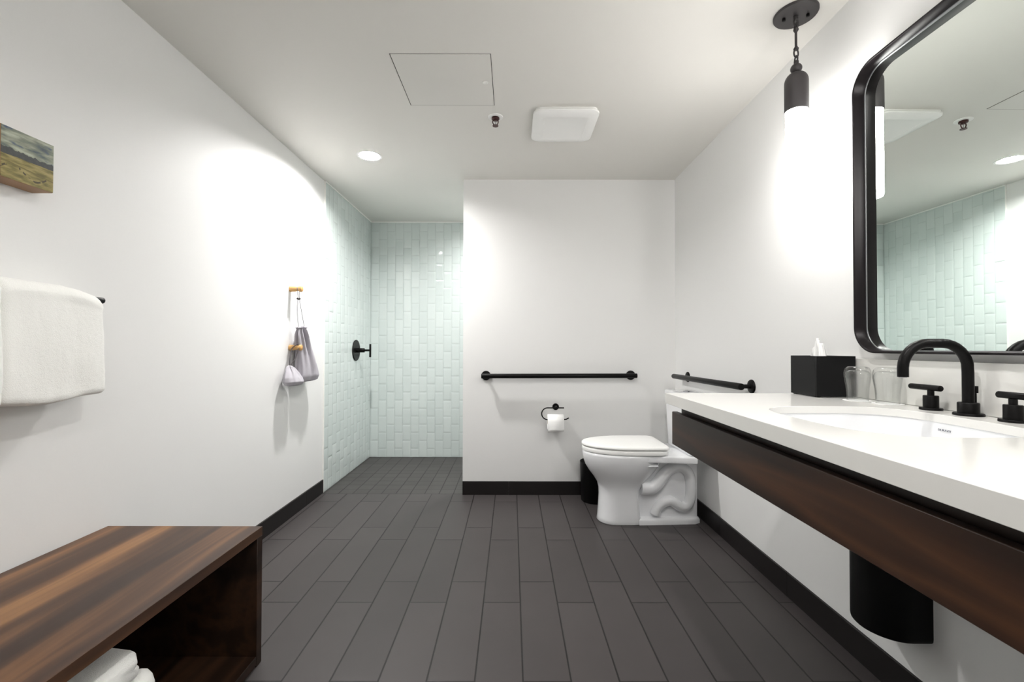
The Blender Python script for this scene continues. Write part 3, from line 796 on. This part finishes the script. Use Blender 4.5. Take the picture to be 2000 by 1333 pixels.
for i_, (zt0, th_, yE, xE) in enumerate([(.036, .074, 1.12, -.872), (.113, .074, 1.1, -.868), (.19, .074, 1.13, -.87), (.268, .074, 1.085, -.874)]):
    bm = BM(); rings = []; nx = 30
    x0_, x1_ = -1.28, xE
    for j in range(nx):
        t = j/(nx-1); x = x0_+(x1_-x0_)*t; e = min(t, 1-t)*(x1_-x0_); ins = .02*max(0, 1-e/.03)**2
        loop = []; h2 = th_/2-ins*.8; zc = zt0+th_/2
        ya, yb = .74, yE-ins
        N_ = 20
        # two folded layers with rounded noses on +Y
        for k in range(12): loop.append(Vector((x, ya+(yb-h2/2-ya)*k/12, zc-h2)))
        for lay_ in range(2):
            c0 = zc-h2/2+lay_*h2
            for k in range(9):
                a = -PI/2+PI*k/8; loop.append(Vector((x, yb-h2/2+math.cos(a)*h2/2*1.35-(.006*lay_), c0+math.sin(a)*h2/2*(.96))))
        for k in range(12): loop.append(Vector((x, yb-h2/2-(yb-h2/2-ya)*(k+1)/12, zc+h2)))
        rings.append(loop)
    skin(bm, rings); disp(bm, .008, 13, i_*5+2, .003, 45)
    o = obj('folded_towel', bm, 'terry', ang=100)
    tag(o, ['white folded towel in the bench, lowest of its stack', 'white folded towel in the bench, second from the bottom of its stack', 'white folded towel in the bench, just below the top one of its stack', 'white folded towel in the bench, topmost of its stack'][i_], 'towel', 'folded towels inside the bench')

# ---------------------------------------------------------------- waste bin
wx, wy = .577, 3.124
bm = BM(); lathe(bm, (wx, wy, 0), [(.001, 0), (.092, 0), (.096, .004), (.103, .262), (.1045, .266), (.103, .269), (.1, .266), (.093, .01), (.001, .008)], n=48)
tag(obj('waste_bin', bm, 'black_plastic', ang=50), 'round black waste bin on the floor between the toilet and the wall', 'waste bin')

# ---------------------------------------------------------------- toilet
TY = 2.78
tl = thing('toilet', 'white two piece toilet with closed lid beside the right wall', 'toilet', (.75, TY, 0))
def W(u, v, z): return Vector((XR-u, TY+v, z))
def egg(ub, uf, uc, hw, z, n=56, eb=2.0, ef=2.0):
    o = []
    for k in range(n):
        t = 2*PI*k/n; c, s = math.cos(t), math.sin(t); e = ef if c >= 0 else eb
        a = (uf-uc) if c >= 0 else (uc-ub)
        o.append(W(uc+a*math.copysign(abs(c)**(2/e), c), hw*math.copysign(abs(s)**(2/e), s), z))
    return o
bm = BM()
S = [(.405, .648, .535, .103, 0, 7, 2.2), (.402, .653, .535, .106, .006, 7, 2.2), (.403, .648, .53, .103, .03, 7, 2.2), (.408, .643, .53, .098, .1, 6, 2.2), (.408, .640, .53, .096, .16, 5, 2.1),
     (.40, .642, .52, .1, .2, 3.6, 2.1), (.375, .652, .51, .112, .235, 2.8, 2.0), (.34, .675, .50, .132, .27, 2.4, 2), (.305, .702, .49, .152, .305, 2.2, 2), (.28, .722, .48, .168, .34, 2.1, 2),
     (.26, .733, .475, .177, .37, 2.1, 2), (.25, .738, .47, .181, .39, 2.2, 2), (.25, .740, .47, .183, .41, 2.3, 2), (.25, .739, .47, .182, .422, 2.4, 2), (.255, .733, .47, .176, .4265, 2.4, 2)]
skin(bm, [egg(a, b, c, d, z, eb=e1, ef=e2) for a, b, c, d, z, e1, e2 in S])
obj('bowl', bm, 'porcelain', tl, ang=70)
# deck behind the bowl
bm = BM()
def deck(z, g=0):
    prof = [(.112+g, .196-g), (.17, .192-g), (.25, .178-g), (.33, .172-g), (.40, .172-g)]
    pts = [W(u, -v, z) for u, v in prof] + [W(u, v, z) for u, v in prof[::-1]]
    return pts
skin(bm, [deck(.384, .006), deck(.388, .001), deck(.392), deck(.416), deck(.422, .002), deck(.4255, .008)])
obj('deck', bm, 'porcelain', tl, ang=50)
for s in (-1, 1): obj('rim_lug', box(BM(), W(.40, s*.09, .362), W(.325, s*.158, .376), .004), 'porcelain', tl)
# pedestal rear: web, foot, trapway
bm = BM()
box(bm, W(.43, -.05, .0), W(.052, .05, .386), .012, 3)
obj('pedestal_web', bm, 'porcelain', tl, ang=40)
bm = BM()
def foot(z, g): return [W(u, s_, z) for u, s_ in [(.42, -.1+g), (.2, -.088+g), (.08, -.08+g), (.045+g, -.06), (.04+g, 0), (.045+g, .06), (.08, .08-g), (.2, .088-g), (.42, .1-g)]]
skin(bm, [foot(0, 0), foot(.022, 0), (foot(.03, .004)), foot(.034, .012)])
obj('foot_plate', bm, 'porcelain', tl, ang=35)
path = [(.777, .21), (.836, .208), (.879, .236), (.913, .282), (.950, .318), (1.0, .335), (1.043, .322), (1.070, .288), (1.079, .227), (1.076, .155), (1.058, .108), (1.021, .096), (.993, .112), (.956, .131), (.913, .121), (.879, .088), (.863, .05)]
for s in (-1, 1):
    bm = BM(); P = bez([W(XR-x+.0, s*.054, z) for x, z in path], 5); m_ = len(P)
    tube(bm, P, [.044-.013*min(1, k/(m_*.35)) for k in range(m_)], 18)
    # underside swell that carries the trap into the bowl
    obj('trapway', bm, 'porcelain', tl, ang=70)
bm = BM()
skin(bm, [egg(.255+g, .742-g, .44, .186-g, z, n=80, eb=6, ef=2.05) for z, g in ((.4285, .006), (.431, .001), (.436, 0), (.449, 0), (.454, .003), (.456, .008))])
obj('seat', bm, 'white_plastic', tl, ang=50)
bm = BM()
skin(bm, [egg(.255+g, .745-g, .44, .188-g, z, n=80, eb=9, ef=2.05) for z, g in ((.4585, .006), (.461, .001), (.465, 0), (.472, .001), (.4765, .006), (.479, .015), (.482, .05), (.484, .1), (.4848, .15))])
obj('lid', bm, 'white_plastic', tl, ang=50)
for s in (-1, 1):
    bm = BM(); cyl(bm, W(.252, s*.06, .437), W(.252, s*.1, .437), .011, 18, .002); obj('hinge', bm, 'white_plastic', tl)
def trr(z, hw, u0, u1, r):
    return [W((u0+u1)/2+a, b, z) for a, b in rrect((u1-u0)/2, hw, r, 6)]
bm = BM(); skin(bm, [trr(.4258, .18, .02, .15, .03), trr(.432, .186, .016, .156, .03), (trr(.6, .196, .012, .162, .03)), trr(.744, .2, .01, .166, .03)])
obj('tank', bm, 'porcelain', tl, ang=45)
bm = BM(); skin(bm, [trr(.7445, .2, .008, .168, .03), trr(.747, .204, .006, .172, .032), trr(.768, .205, .006, .173, .032), trr(.778, .202, .008, .17, .03), trr(.782, .192, .016, .16, .03)])
obj('tank_lid', bm, 'porcelain', tl, ang=45)
bm = BM(); lathe(bm, W(.09, .0, .782), [(.027, 0), (.027, .004), (.024, .006), (.001, .006)]); obj('flush_button', bm, 'chrome', tl)
